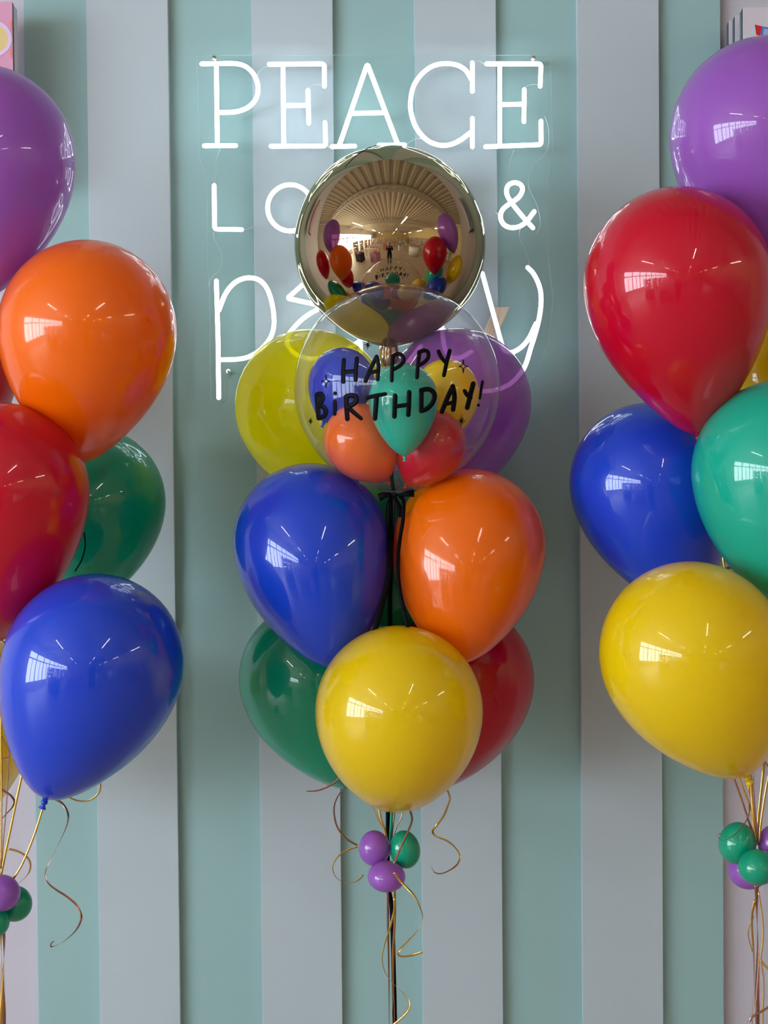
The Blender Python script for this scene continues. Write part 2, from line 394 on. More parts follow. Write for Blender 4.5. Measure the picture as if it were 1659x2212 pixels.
# ================================================================== BALLOONS
SIDE = .20                                 # the two outer bouquets stand this much nearer the wall
def sh(cx, D): return D+(SIDE if (cx < 420 or cx > 1225) else 0)
def balloon(name, cx, cy, R, tip, D, mat, label, dirn=1, top=1.03, L=1.5, cat='balloon', group=None, neck=True, shape=.32):
    D = sh(cx, D); c = W(cx, cy, D); Rm = R*D/F
    d_ = 0.0; Lm = L*Rm
    for _ in range(12):                    # the tip keeps its place in view while it leans back or forward
        T = W(tip[0], tip[1], D+d_); v = T-c; lat2 = v.length_squared-v.dot(fw)**2
        d_ = d_*.4+.6*dirn*math.sqrt(max(Lm*Lm-lat2, 0))
    T = W(tip[0], tip[1], D+d_); Lm = (T-c).length; ax = (T-c)/Lm
    prof = [(0, top*Rm)]
    for i in range(1, 17):
        a = math.pi/2*i/16; prof.append((Rm*math.sin(a), top*Rm*math.cos(a)))
    for i in range(1, 25):
        s = math.sin(math.pi/2*i/24)**.9 if False else math.sin(math.pi/2*i/24)
        if s > .992: break
        prof.append((Rm*math.sqrt(1-s*s)*(1-shape*s*s), -Lm*s))
    nr = max(.0035, Rm*.035)
    prof += [(nr*1.3, -Lm*.998-Rm*.005), (nr*.8, -Lm-Rm*.03), (0, -Lm-Rm*.031)]
    bm = bmesh.new(); revolve(bm, prof, 72)
    o = obj(name, bm, M[mat]); o.location = c
    q = Vector((0, 0, -1)).rotation_difference(ax); o.rotation_mode = 'QUATERNION'; o.rotation_quaternion = q
    tag(o, label, cat, group)
    if neck:
        bm = bmesh.new(); z = -Lm-Rm*.03
        revolve(bm, [(0, z+.002), (nr*.8, z+.001), (nr*1.15, z-nr*.5), (nr*.9, z-nr*1.1), (nr*.6, z-nr*1.3), (nr*1.0, z-nr*2.2), (nr*1.3, z-nr*2.6), (nr*1.1, z-nr*2.7), (0, z-nr*2.2)], 20)
        obj('knot', bm, M[mat], o)
    o['_tip'] = tuple(c+ax*Lm)
    del o['_tip']
    return c+ax*(Lm+Rm*.03)
B = balloon
tips = {}
# --- centre bouquet
tips['cb'] = B('latex_balloon', 672, 1172, 168, (724,1440), 2.85, 'blue', 'large blue balloon in the middle tier of the centre bouquet, beside the orange one', L=1.68, dirn=-1)
tips['co'] = B('latex_balloon', 1013, 1180, 165, (992,1430), 2.86, 'orange', 'large orange balloon in the middle tier of the centre bouquet, right of the black bow', L=1.60, dirn=-1)
tips['cy'] = B('latex_balloon', 862, 1536, 181, (857,1735), 2.70, 'yellow', 'large yellow balloon at the front bottom of the centre bouquet, above the small collar')
tips['cg'] = B('latex_balloon', 680, 1468, 163, (770,1700), 3.02, 'green', 'dark green balloon at the lower left of the centre bouquet, behind the yellow one')
tips['cr'] = B('latex_balloon', 988, 1470, 165, (925,1700), 3.12, 'red', 'red balloon at the lower right of the centre bouquet, behind the yellow one')
tips['cm'] = B('latex_balloon', 855, 1166, 144, (855,1375), 3.09, 'green', 'green balloon behind the black bow, seen in the gap between blue and orange')
tips['cl'] = B('latex_balloon', 674, 880, 165, (765,1068), 3.12, 'lemon', 'bright lemon yellow balloon behind the left side of the clear bubble', L=1.6)
tips['cp'] = B('latex_balloon', 985, 874, 161, (900,1100), 3.15, 'purple', 'lilac balloon behind the right side of the clear bubble', L=1.65)
# --- left bouquet
B('latex_balloon', -32, 350, 192, (-75,655), 2.52, 'purple', 'large purple balloon at the top of the left bouquet, cut by the photo edge', top=1.06)
B('latex_balloon', 190, 716, 190, (172,996), 2.50, 'orange', 'large orange balloon of the left bouquet, below the purple one', L=1.62, shape=.42)
B('latex_balloon', -140, 770, 175, (-100,1010), 2.80, 'red', 'dark red balloon at the left edge, mostly hidden behind the left orange balloon')
B('latex_balloon', 2, 1063, 188, (-22,1385), 2.46, 'red', 'large red balloon at the front of the left bouquet, below the orange one', L=1.85)
B('latex_balloon', 195, 1088, 161, (130,1335), 2.86, 'green', 'green balloon of the left bouquet, between the red and blue ones')
tips['lb'] = B('latex_balloon', 202, 1438, 194, (99,1724), 2.43, 'blue', 'large tilted blue balloon at the bottom of the left bouquet')
B('latex_balloon', -98, 1530, 170, (-50,1760), 2.80, 'yellow', 'yellow balloon at the left edge, behind the tilted blue balloon')
# --- right bouquet
B('latex_balloon', 1652, 294, 202, (1700,620), 2.52, 'purple', 'large purple balloon at the top of the right bouquet, cut by the photo edge', L=1.75)
B('latex_balloon', 1463, 614, 201, (1508,937), 2.42, 'red', 'large red balloon of the right bouquet, below the purple one', shape=.46, L=1.70)
B('latex_balloon', 1712, 820, 165, (1690,1070), 2.80, 'yellow', 'yellow balloon at the right edge, behind the red and jade ones')
B('latex_balloon', 1404, 1046, 172, (1482,1310), 2.70, 'blue', 'large blue balloon of the right bouquet, under the red one')
B('latex_balloon', 1692, 1020, 195, (1730,1330), 2.44, 'teal', 'large jade green balloon at the right edge, above the yellow one')
tips['ry'] = B('latex_balloon', 1496, 1416, 199, (1610,1672), 2.36, 'yellow', 'large yellow balloon at the front bottom of the right bouquet')

# --- gold mirror balloon
GD = 3.10; gc = W(842, 530, GD); gR = 206*GD/F
bm = bmesh.new(); prof = [(0, gR*1.02)]
for i in range(1, 73):
    a = math.pi*i/74; r_ = gR*math.sin(a); z_ = gR*1.02*math.cos(a)
    if a > math.pi*.8: z_ -= gR*.055*((a/math.pi-.8)/.2)**2
    prof.append((r_, z_))
prof.append((0.012, prof[-1][1]-.002)); prof.append((0, prof[-1][1]))
revolve(bm, prof, 128)
zb = prof[-1][1]
g = obj('foil_balloon', bm, M['gold']); g.location = gc
tag(g, 'gold mirror foil sphere balloon floating above the clear bubble', 'balloon')
bm = bmesh.new(); rings = []
for j in range(9):                                   # crinkled foil tail
    t = j/8; rad = .016*(1-.1*t)*(1+.25*math.sin(t*3)); z_ = zb+.002-.045*t
    rings.append([bm.verts.new((rad*(1+.22*math.sin(k*math.pi*7/14+t*2))*math.cos(2*math.pi*k/28)-.004, rad*.6*(1+.22*math.sin(k*math.pi*7/14))*math.sin(2*math.pi*k/28), z_)) for k in range(28)])
for A, C_ in zip(rings, rings[1:]):
    for k in range(28): bm.faces.new((A[k], A[(k+1) % 28], C_[(k+1) % 28], C_[k]))
bm.faces.new(rings[-1])
obj('foil_neck', bm, M['gold'], g)
bm = bmesh.new()
seam = [Vector((gR*1.002*math.sin(a)*math.cos(b), gR*1.002*math.sin(a)*math.sin(b), gR*1.022*math.cos(a))) for a, b in [(.06+i*.11, math.radians(-118-i*1.3)) for i in range(8)]]
tube(bm, catmull(seam, 3), .0006, 5, False); obj('seam', bm, M['knot'], g)

# --- clear bubble with print
BD = 2.78; bc = W(857.5, 838, BD); bRx = 222*BD/F; bRz = 224*BD/F
bm = bmesh.new(); prof = [(0, bRz)]+[(bRx*math.sin(math.pi*i/64), bRz*math.cos(math.pi*i/64)) for i in range(1, 63)]
prof += [(.02, -bRz*1.0), (.012, -bRz*1.03), (0, -bRz*1.031)]
revolve(bm, prof, 128)
bub = obj('clear_bubble_balloon', bm, M['film']); bub.location = bc
tag(bub, 'clear bubble balloon printed HAPPY BiRTHDAY! with five small balloons inside', 'balloon')
def onbub(px, py, off=.0008):
    d = (fw+rt*((px-CX)/F)-up*((py-CY)/F)); o_ = CAM-bc
    s = Vector((1/(bRx+off), 1/(bRx+off), 1/(bRz+off)))
    dd = Vector((d.x*s.x, d.y*s.y, d.z*s.z)); oo = Vector((o_.x*s.x, o_.y*s.y, o_.z*s.z))
    a = dd.dot(dd); b = 2*dd.dot(oo); c = oo.dot(oo)-1
    disc = max(b*b-4*a*c, 0); t = (-b-math.sqrt(disc))/(2*a)
    return o_+d*t
q5 = lambda p: (620+p[0]*620/1659, 600+p[1]*620/1659)
def brush(bm, pts, w0, w1=None, n=6, taper=False, close=False):
    """flat round-ended stroke lying on the bubble"""
    P2 = [Vector(q5(p)+(0,)) for p in pts]
    Q = catmull(P2, n) if len(P2) > 2 else [P2[0].lerp(P2[1], i/8) for i in range(9)]
    w1 = w0 if w1 is None else w1; N_ = len(Q); hw = []
    for i in range(N_):
        t = i/(N_-1); h = (w0*(1-t)+w1*t)*620/1659/2*(1 if taper else 1.14)
        if taper: h *= max(.12, math.sin(math.pi*t)**.7)
        hw.append(h)
    # round ends
    T0 = (Q[0]-Q[1]).normalized(); T1 = (Q[-1]-Q[-2]).normalized()
    if not taper:
        pre = [(Q[0]+T0*hw[0]*math.sin(a), hw[0]*math.cos(a)) for a in (1.5, 1.1, .6)]
        post = [(Q[-1]+T1*hw[-1]*math.sin(a), hw[-1]*math.cos(a)) for a in (.6, 1.1, 1.5)]
        Q = [p for p, _ in pre]+Q+[p for p, _ in post]; hw = [h for _, h in pre]+hw+[h for _, h in post]
    prev = None
    for i, q in enumerate(Q):
        t = (Q[min(i+1, len(Q)-1)]-Q[max(i-1, 0)]).normalized(); nn = Vector((-t.y, t.x, 0))
        row = []
        for k_ in (-1, 0, 1):
            p = q+nn*hw[i]*k_; row.append(bm.verts.new(onbub(p.x, p.y)))
        if prev:
            for k_ in (0, 1): bm.faces.new((prev[k_], prev[k_+1], row[k_+1], row[k_]))
        prev = row
def glyph(name, strokes):
    bm = bmesh.new()
    for s in strokes: brush(bm, *s[0:1], **s[1])
    bmesh.ops.recalc_face_normals(bm, faces=bm.faces)
    bmesh.ops.solidify(bm, geom=bm.faces[:], thickness=.0003)
    return obj(name, bm, M['ink'], bub)
k1 = dict(w0=22, w1=20)
H = lambda *pts, **kw: (list(pts), dict(dict(w0=21, w1=20), **kw))
glyph('letter_h', [H((329,474),(324,540),(324,602)), H((404,466),(398,530),(396,590)), H((326,546),(398,538))])
glyph('letter_a', [H((518,456),(486,520),(453,598)), H((518,456),(528,500),(524,588)), H((478,548),(520,540))])
glyph('letter_p', [H((613,452),(607,520),(605,594)), H((612,452),(640,440),(665,450),(674,480),(652,508),(612,532))])
glyph('letter_p', [H((765,432),(757,500),(751,576)), H((763,430),(795,420),(815,432),(815,462),(793,488),(760,508))])
glyph('letter_y', [H((876,426),(892,460),(916,488)), H((940,422),(925,480),(907,564))])
k2 = dict(w0=25, w1=23)
G = lambda *pts, **kw: (list(pts), dict(dict(w0=25, w1=24), **kw))
glyph('letter_b', [G((173,680),(176,740),(182,808)), G((172,676),(196,672),(206,692),(198,718),(180,742)), G((180,742),(212,748),(224,775),(212,800),(183,812))])
glyph('letter_i', [G((276,716),(277,750),(275,788), w0=20, w1=19), G((277,668),(278,669), w0=19, w1=19)])
glyph('letter_r', [G((342,690),(344,750),(349,816)), G((341,688),(370,680),(396,688),(400,712),(382,732),(350,748)), G((354,750),(390,782),(428,814), w0=24, w1=19)])
glyph('letter_t', [G((464,694),(510,682),(568,672), w0=22, w1=20), G((517,688),(513,750),(508,814))])
glyph('letter_h', [G((625,682),(623,745),(621,802)), G((706,662),(704,730),(701,792)), G((625,744),(704,734), w0=22, w1=22)])
glyph('letter_d', [G((777,650),(776,712),(776,770)), G((776,650),(815,644),(845,660),(852,690),(838,728),(810,756),(776,770))])
glyph('letter_a', [G((958,628),(925,700),(895,774)), G((958,628),(968,690),(960,762)), G((918,730),(958,722), w0=20, w1=20)])
glyph('letter_y', [G((1027,654),(1040,675),(1060,692), w0=20), G((1077,612),(1062,670),(1042,752))])
glyph('exclamation_mark', [G((1131,600),(1122,650),(1115,698), w0=14, w1=12), G((1107,736),(1107,737), w0=15, w1=15)])
for cx_, cy_, r_, n_ in ((467, 388, 30, 4), (1008, 827, 37, 4), (136, 829, 22, 4)):
    st = []
    for i in range(n_):
        a = math.pi*i/n_+.1; rr = r_*(1 if i % 2 == 0 else .72)
        st.append(([(cx_+rr*.75*math.cos(a), cy_+rr*math.sin(a)), (cx_, cy_), (cx_-rr*.75*math.cos(a), cy_-rr*math.sin(a))], dict(w0=6, taper=True)))
    glyph('starburst', st)
for cx_, cy_ in ((225, 598), (1019, 512)):
    st = []; pt = [(0, -38), (26, 0), (0, 38), (-26, 0)]
    for i in range(4):
        a, b = pt[i], pt[(i+1) % 4]
        st.append(([(cx_+a[0], cy_+a[1]), (cx_+(a[0]+b[0])*.22, cy_+(a[1]+b[1])*.22), (cx_+b[0], cy_+b[1])], dict(w0=4.5, w1=4.5)))
    glyph('sparkle', st)
# small balloons inside the bubble
s_ = dict(top=1.05, L=1.35)
B('mini_balloon', 737, 825, 71, (700,912), 2.84, 'blue', 'small blue balloon inside the clear bubble, behind the letters HA', **s_)
B('mini_balloon', 965, 848, 70, (985,935), 2.84, 'yellow', 'small yellow balloon inside the clear bubble, at its right', **s_)
B('mini_balloon', 779, 953, 79, (835,1035), 2.78, 'orange', 'small orange balloon inside the clear bubble, at its lower left', **s_)
B('mini_balloon', 931, 962, 74.5, (880,1045), 2.78, 'red', 'small red balloon inside the clear bubble, at its lower right', **s_)
B('mini_balloon', 871, 862, 75, (874,984), 2.685, 'teal', 'small jade balloon inside the clear bubble, front and centre', **s_)

# --- collars of tiny balloons
def tiny(cx, cy, rx, ry, D, mat, label, rot=0):
    D = sh(cx, D); a, b = rx*D/F, ry*D/F
    bm = bmesh.new(); revolve(bm, [(0, b)]+[(a*math.sin(math.pi*i/24)*(1-.04*math.cos(math.pi*i/24)), b*math.cos(math.pi*i/24)) for i in range(1, 24)]+[(0, -b)], 40)
    o = obj('tiny_balloon', bm, M[mat]); o.location = W(cx, cy, D); o.rotation_euler = (0, rot, 0)
    return tag(o, label, 'balloon')
tiny(808.5, 1832, 33.5, 38, 2.80, 'purple', 'tiny purple balloon at the upper left of the centre collar')
tiny(874.5, 1835, 33, 41, 2.80, 'green', 'tiny green balloon at the upper right of the centre collar', -.15)
tiny(835, 1893, 41, 33, 2.76, 'purple', 'tiny purple balloon at the bottom of the centre collar', .05)
tiny(3, 1929, 40, 39, 2.44, 'purple', 'tiny purple balloon of the left collar')
tiny(32, 1952, 37, 38, 2.50, 'green', 'tiny green balloon at the right of the left collar')
tiny(-17, 1992, 37, 34, 2.44, 'green', 'tiny green balloon at the bottom of the left collar, at the photo edge')
tiny(1593, 1821, 40, 45, 2.44, 'green', 'tiny green balloon at the upper left of the right collar', .2)
tiny(1636, 1873, 41, 38, 2.38, 'green', 'tiny green balloon at the front of the right collar')
tiny(1616, 1878, 43, 42, 2.50, 'purple', 'tiny purple balloon at the back bottom of the right collar')
tiny(1672, 1822, 34, 40, 2.44, 'purple', 'tiny purple balloon at the right edge of the right collar')

# ================================================================== RIBBONS
def ribbon(px, D, wpx, mat, label, name='curling_ribbon', ph=0., tw=0., curl=0., group=None, cat='ribbon', n=7):
    Ds = D if isinstance(D, (list, tuple)) else [D]*len(px)
    m_ = len(px); Ds = [sh(px[0][0], d) for d in Ds]
    P3 = [W(x, y, d+curl*math.sin(i*1.15+.4)) for i, ((x, y), d) in enumerate(zip(px, Ds))]
    Q = catmull(P3, n); N_ = len(Q); wd = []
    for i in range(N_):
        t = (Q[min(i+1, N_-1)]-Q[max(i-1, 0)]).normalized()
        side = t.cross(fw).normalized(); a = ph+tw*i/(N_-1)
        wd.append(side*math.cos(a)+fw*math.sin(a))
    hw = wpx*Ds[0]/F/2
    bm = bmesh.new(); strip(bm, Q, wd, hw, .0004)
    o = obj(name, bm, M[mat])
    return tag(o, label, cat, group)
c7 = lambda L: [(640+x/3.736, 1620+y/3.736) for x, y in L]
c8 = lambda L: [(x/3.615, 1600+y/3.615) for x, y in L]
c9 = lambda L: [(1500+x/3.39, 1560+y/3.39) for x, y in L]
c6 = lambda L: [(640+x/3.95, 1000+y/3.95) for x, y in L]
# centre curls
ribbon(c7([(345,225),(300,270),(220,312),(150,331),(82,333)]), 2.92, 4.2, 'rose', 'short rose gold ribbon end left of the centre yellow balloon', tw=.8)
ribbon(c7([(400,290),(350,350),(312,430),(305,510),(330,620),(390,705),(450,748),(492,768)]), 2.88, 4.2, 'rose', 'curled ribbon running from the centre yellow balloon down to the collar, left side', ph=1.1, tw=-1.0)
ribbon(c7([(494,782),(430,800),(360,840),(312,895),(294,950),(310,1010),(350,1050),(410,1070),(460,1070),(505,1048),(540,1008)]), 2.84, 4.2, 'goldrib', 'gold ribbon loop beside the left of the centre collar', ph=.2, tw=2.4)
ribbon(c7([(900,100),(1080,190),(1190,280),(1238,380),(1222,450),(1190,530),(1140,600),(1105,645),(1108,680),(1150,705),(1220,735),(1280,785),(1320,850),(1305,915),(1250,965),(1170,998),(1115,985),(1088,935)]), 2.86, 4.4, 'goldrib', 'gold ribbon curl hanging right of the centre yellow balloon', ph=1.0, tw=-2.6, curl=.012)
ribbon(c7([(915,480),(935,560),(905,650),(860,750),(820,840),(790,915)]), [2.80,2.78,2.76,2.75,2.74,2.73], 4.6, 'rose', 'rose ribbon crossing the green tiny balloon of the centre collar', ph=.9, tw=-1.0)
ribbon(c7([(790,990),(830,1050),(890,1110),(950,1175),(990,1250),(1018,1330),(1010,1400),(970,1470),(900,1545),(840,1610),(822,1645),(850,1665),(930,1658),(1018,1630)]), 2.71, 4.8, 'goldrib', 'gold ribbon curl hanging below the centre collar on its right', ph=.1, tw=3.0, curl=.008)
ribbon(c7([(795,1200),(790,1300),(755,1440),(712,1570),(693,1690),(720,1800),(790,1895),(865,1965),(912,2040),(895,2110),(840,2170),(760,2240)]), 2.72, 5.2, 'goldrib', 'gold ribbon spiralling round the black centre stem', ph=.2, tw=2.8, curl=.006)
# centre strands into the collar
ribbon(c7([(600,420),(650,540),(712,660),(745,850)]), 2.86, 2.5, 'goldrib', 'thin gold string at the left above the centre collar', 'balloon_string')
ribbon(c7([(660,440),(685,560),(718,660),(750,850)]), 2.85, 5, 'goldrib', 'gold string entering the centre collar beside the black ribbon', 'balloon_string')
ribbon(c7([(772,440),(768,560),(762,690),(755,850)]), 2.85, 7, 'green', 'green string right of the black ribbon above the centre collar', 'balloon_string')
ribbon(c7([(790,430),(792,520),(778,640),(765,850)]), 2.86, 3, 'rose', 'thin rose string above the green tiny balloon of the centre collar', 'balloon_string')
ribbon(c7([(870,430),(850,540),(800,650),(770,850)]), 2.86, 2.5, 'rose', 'thin slanting string entering the centre collar from the right', 'balloon_string')
# long black ribbon: bow, two tails and the stem down to the floor
def floor_pts(x0, x1, D): return [(x0, 2212), (x1, 2600)]
def down(px, D, x_end):                        # extend a strand to the floor
    return px+[(x_end, 2400), (x_end, 2640)]
ribbon(down(c6([(805,280),(806,500),(806,700),(806,950),(800,1200),(800,1390)])+[(838,1500),(838,1760),(838,1900),(846,1960),(850,2080),(853,2212)], 0, 855), [2.83]*6+[2.88,2.87,2.86,2.80,2.80,2.80,2.80,2.80], 9.5, 'blackrib', 'long black ribbon running from the bow down through the centre collar', 'satin_ribbon')
ribbon(c6([(800,640),(797,800),(785,960),(752,1130),(715,1260),(670,1420),(640,1560)]), [2.80,2.76,2.74,2.72,2.70,2.69,2.70], 13, 'blackrib', 'black ribbon tail draped over the inner edge of the centre blue balloon', 'satin_ribbon')
ribbon(c6([(885,285),(914,330),(910,480),(885,640),(868,800),(872,1000),(905,1200),(950,1400),(980,1500)]), [2.79,2.78,2.77,2.76,2.74,2.71,2.69,2.68,2.69], 8.5, 'blackrib', 'black ribbon tail draped over the inner edge of the centre orange balloon', 'satin_ribbon', ph=.2, tw=-.3)
ribbon(c6([(800,300),(774,350),(770,450),(778,580),(798,700),(804,800)]), 2.81, 3.2, 'blackrib', 'thin black string left of the hanging ribbon below the bow', 'satin_ribbon')
ribbon(c6([(836,300),(838,450),(830,620),(815,760)]), 2.81, 2.4, 'blackrib', 'thin black string right of the hanging ribbon below the bow', 'satin_ribbon')
bow = empty('ribbon_bow', W(852, 1066, 2.79))
tag(bow, 'black satin bow tied under the clear bubble balloon', 'bow')
def bowpart(name, px, D, hwl, ph=0.):
    Q = catmull([W(x, y, d) for (x, y), d in zip(c6(px), D)], 6); N_ = len(Q); wd = []
    for i in range(N_):
        t = (Q[min(i+1, N_-1)]-Q[max(i-1, 0)]).normalized(); wd.append((t.cross(fw)).normalized()*math.cos(ph)+fw*math.sin(ph))
    m_ = len(hwl); hw = []
    for i in range(N_):
        u = i/(N_-1)*(m_-1); k_ = min(int(u), m_-2); hw.append((hwl[k_]*(u-k_ < 0)+hwl[k_]*(1-(u-k_))+hwl[k_+1]*(u-k_))/3.95*2.79/F)
    bm = bmesh.new(); strip(bm, Q, wd, hw, .0006); obj(name, rel(bm, bow), M['blackrib'], bow)
bowpart('loop', [(845,272),(800,268),(750,280),(705,298)], [2.785,2.775,2.77,2.775], [8,20,24,30])
bowpart('loop', [(845,272),(800,262),(745,262),(695,272)], [2.79,2.795,2.80,2.795], [8,10,13,10])
bowpart('loop', [(850,272),(900,268),(950,262),(1006,260)], [2.785,2.775,2.77,2.775], [8,18,26,31])
bowpart('loop', [(850,275),(900,280),(950,275),(1000,268)], [2.79,2.795,2.80,2.795], [8,10,13,10])
bowpart('tail', [(838,285),(860,350),(890,420),(900,460)], [2.785,2.78,2.78,2.785], [14,26,26,22])
bm = bmesh.new(); kc = W(852, 1069, 2.782); bmesh.ops.create_uvsphere(bm, u_segments=16, v_segments=10, radius=.006); bmesh.ops.scale(bm, vec=(1.3, .8, 1.0), verts=bm.verts); bmesh.ops.translate(bm, vec=kc, verts=bm.verts)
obj('bow_knot', rel(bm, bow), M['blackrib'], bow)
# ribbon inside the bubble
ribbon([(852,968),(849,1000),(846,1030),(850,1060)], 2.80, 7.5, 'blackrib', 'dark ribbon inside the bottom of the clear bubble', 'satin_ribbon')
# centre stem strands
ribbon(down([(837,1900),(838,1990),(840,2100),(841,2212)], 0, 843), 2.795, 5.5, 'rose', 'rose foil strand left of the black centre stem', 'stem_ribbon', ph=.2, tw=2)
ribbon(down([(850,1900),(852,1990),(848,2060),(849,2130),(847,2212)], 0, 846), 2.79, 4.0, 'goldrib', 'gold strand in front of the black centre stem', 'stem_ribbon', ph=.2, tw=2)
ribbon(down([(853,1900),(854,1970),(851,2050),(850,2130),(852,2212)], 0, 850), 2.792, 3.0, 'rose', 'thin brown strand right of the gold one on the centre stem', 'stem_ribbon', tw=1)
# left bouquet
ribbon([(97,1730),(75,1800),(50,1862),(28,1900)], 2.46, 5, 'goldrib', 'gold string tied to the tilted blue balloon', 'balloon_string')
ribbon(c8([(180,220),(150,360),(100,600),(60,790),(5,1060)]), 2.50, 5.6, 'goldrib', 'gold string behind the tip of the tilted blue balloon', 'balloon_string')
ribbon(c8([(8,-500),(8,0),(12,400),(8,1000)]), 2.48, 4, 'goldrib', 'upright gold string at the left photo edge', 'balloon_string')
ribbon(c8([(70,0),(65,200),(50,500),(25,800),(10,1040)]), 2.62, 2.5, 'rose', 'thin rose string of the left bouquet beside the gold ones', 'balloon_string')
ribbon(c8([(425,455),(480,485),(520,540),(533,600),(515,680),(470,780),(415,890),(370,980),(354,1040),(375,1110),(440,1165),(520,1215),(590,1275),(630,1350),(632,1400),(600,1470),(540,1535),(470,1585),(405,1608),(400,1585),(420,1565)]), 2.56, 4.8, 'rose', 'long curled ribbon hanging from below the tilted blue balloon', ph=.3, tw=5.0, curl=.008)
ribbon(c8([(765,290),(785,340),(775,400),(735,445),(680,470),(610,470),(535,442)]), 2.62, 3.6, 'goldrib', 'small gold ribbon curl behind the right of the tilted blue balloon', ph=1.0, tw=-1.4)
ribbon(c8([(62,845),(120,858),(180,885),(225,930),(238,985),(215,1045),(150,1112)]), 2.52, 4.6, 'goldrib', 'gold ribbon curl above the left collar', ph=.1, tw=1.3)
ribbon(c8([(0,375),(40,398),(85,430),(112,475),(95,520),(50,570),(5,620)]), 2.50, 5, 'rose', 'rose ribbon curl at the left edge under the yellow balloon', ph=.3, tw=1.0)
ribbon([(4,1384),(13,1392),(14,1405),(4,1430),(-2,1460),(-2,1560),(8,1600),(22,1625),(25,1634),(14,1638),(0,1640)], 2.52, 4, 'rose', 'dark curled ribbon in front of the yellow balloon at the left edge', ph=.4, tw=2.0)
ribbon([(182,1150),(184,1180),(176,1210),(162,1234)], 2.60, 3, 'blackrib', 'thin dark ribbon on the green balloon of the left bouquet', ph=.6)
ribbon(down([(7,1990),(9,2050),(6,2130),(9,2212)], 0, 8), 2.45, 8, 'rose', 'crinkled brown foil strand of the left stem', 'stem_ribbon', ph=.3, tw=6)
ribbon(down([(1,1990),(3,2060),(4,2130),(2,2212)], 0, 2), 2.44, 6, 'goldrib', 'bright gold strand of the left stem', 'stem_ribbon', ph=.8, tw=5)
# right bouquet
ribbon(c9([(255,320),(300,440),(350,580),(400,730),(450,850)]), 2.44, 4.5, 'rose', 'rose string leaving the yellow balloon at the far left of the right stem', 'balloon_string')
ribbon(c9([(300,330),(350,470),(400,600),(445,780),(460,900)]), 2.43, 4.5, 'goldrib', 'gold string beside the leftmost rose one of the right stem', 'balloon_string')
ribbon(c9([(365,300),(390,390),(400,480),(410,580),(430,720),(460,880)]), 2.42, 5, 'goldrib', 'crinkled bright gold ribbon above the right collar', ph=.4, tw=7)
ribbon(c9([(395,280),(415,420),(430,600),(450,760),(465,900)]), 2.44, 7, 'goldrib', 'broad gold string in the middle above the right collar', 'balloon_string')
ribbon(c9([(438,240),(436,400),(436,560),(455,760),(465,880)]), 2.42, 3.5, 'rose', 'rose foil ribbon in the middle above the right collar', ph=.4, tw=5)
ribbon(c9([(522,120),(508,330),(480,600),(462,800),(465,880)]), 2.44, 5.5, 'goldrib', 'gold string rising to the right edge above the right collar', 'balloon_string')
ribbon(c9([(560,300),(520,520),(490,720),(475,880)]), 2.42, 4, 'goldrib', 'gold string nearest the right photo edge', 'balloon_string')
ribbon(c9([(440,245),(480,262),(520,295),(560,350)]), 2.46, 3.5, 'rose', 'thin brown ribbon arching to the right edge under the yellow balloon', ph=.3)
ribbon(c9([(402,600),(400,670),(375,730),(320,800),(255,850),(200,862),(178,840),(185,820),(205,818)]), 2.385, 4, 'rose', 'brown ribbon curl round the green tiny balloon of the right collar', ph=.4, tw=1.2)
ribbon([(1562,1196),(1564,1215),(1567,1235),(1570,1270)], 2.60, 5.5, 'goldrib', 'gold string in the gap between blue, jade and yellow balloons', 'balloon_string')
ribbon([(1566,1232),(1574,1227),(1582,1228),(1590,1238),(1605,1252)], 2.62, 6, 'rose', 'dark rose ribbon in the gap above the right yellow balloon', ph=.5)
ribbon(down(c9([(455,1180),(458,1400),(465,1700),(458,2000),(462,2212)]), 0, 1637), 2.44, 10, 'rose', 'crinkled brown foil strand of the right stem', 'stem_ribbon', ph=.2, tw=5)
ribbon(down(c9([(445,1300),(420,1440),(434,1700),(436,1900),(425,2212)]), 0, 1627), 2.425, 6.5, 'goldrib', 'gold strand on the left of the right stem', 'stem_ribbon', ph=.2, tw=2)
ribbon(c9([(436,1420),(402,1500),(396,1570),(425,1680)]), 2.43, 2.5, 'goldrib', 'thin gold loop bulging left from the right stem', ph=.4)
ribbon(down(c9([(470,1240),(500,1450),(502,1600),(488,1740),(507,1900),(500,2212)]), 0, 1648), 2.43, 3, 'goldrib', 'thin gold strand on the right of the right stem', 'stem_ribbon')
ribbon(c9([(405,2190),(420,2160),(470,2130),(545,2085)]), 2.41, 5, 'rose', 'brown ribbon crossing the right stem near the bottom', ph=.3)
ribbon(c9([(485,1740),(510,1775),(550,1810)]), 2.42, 5, 'goldrib', 'short gold ribbon leaving the right stem to the photo edge', ph=.3)

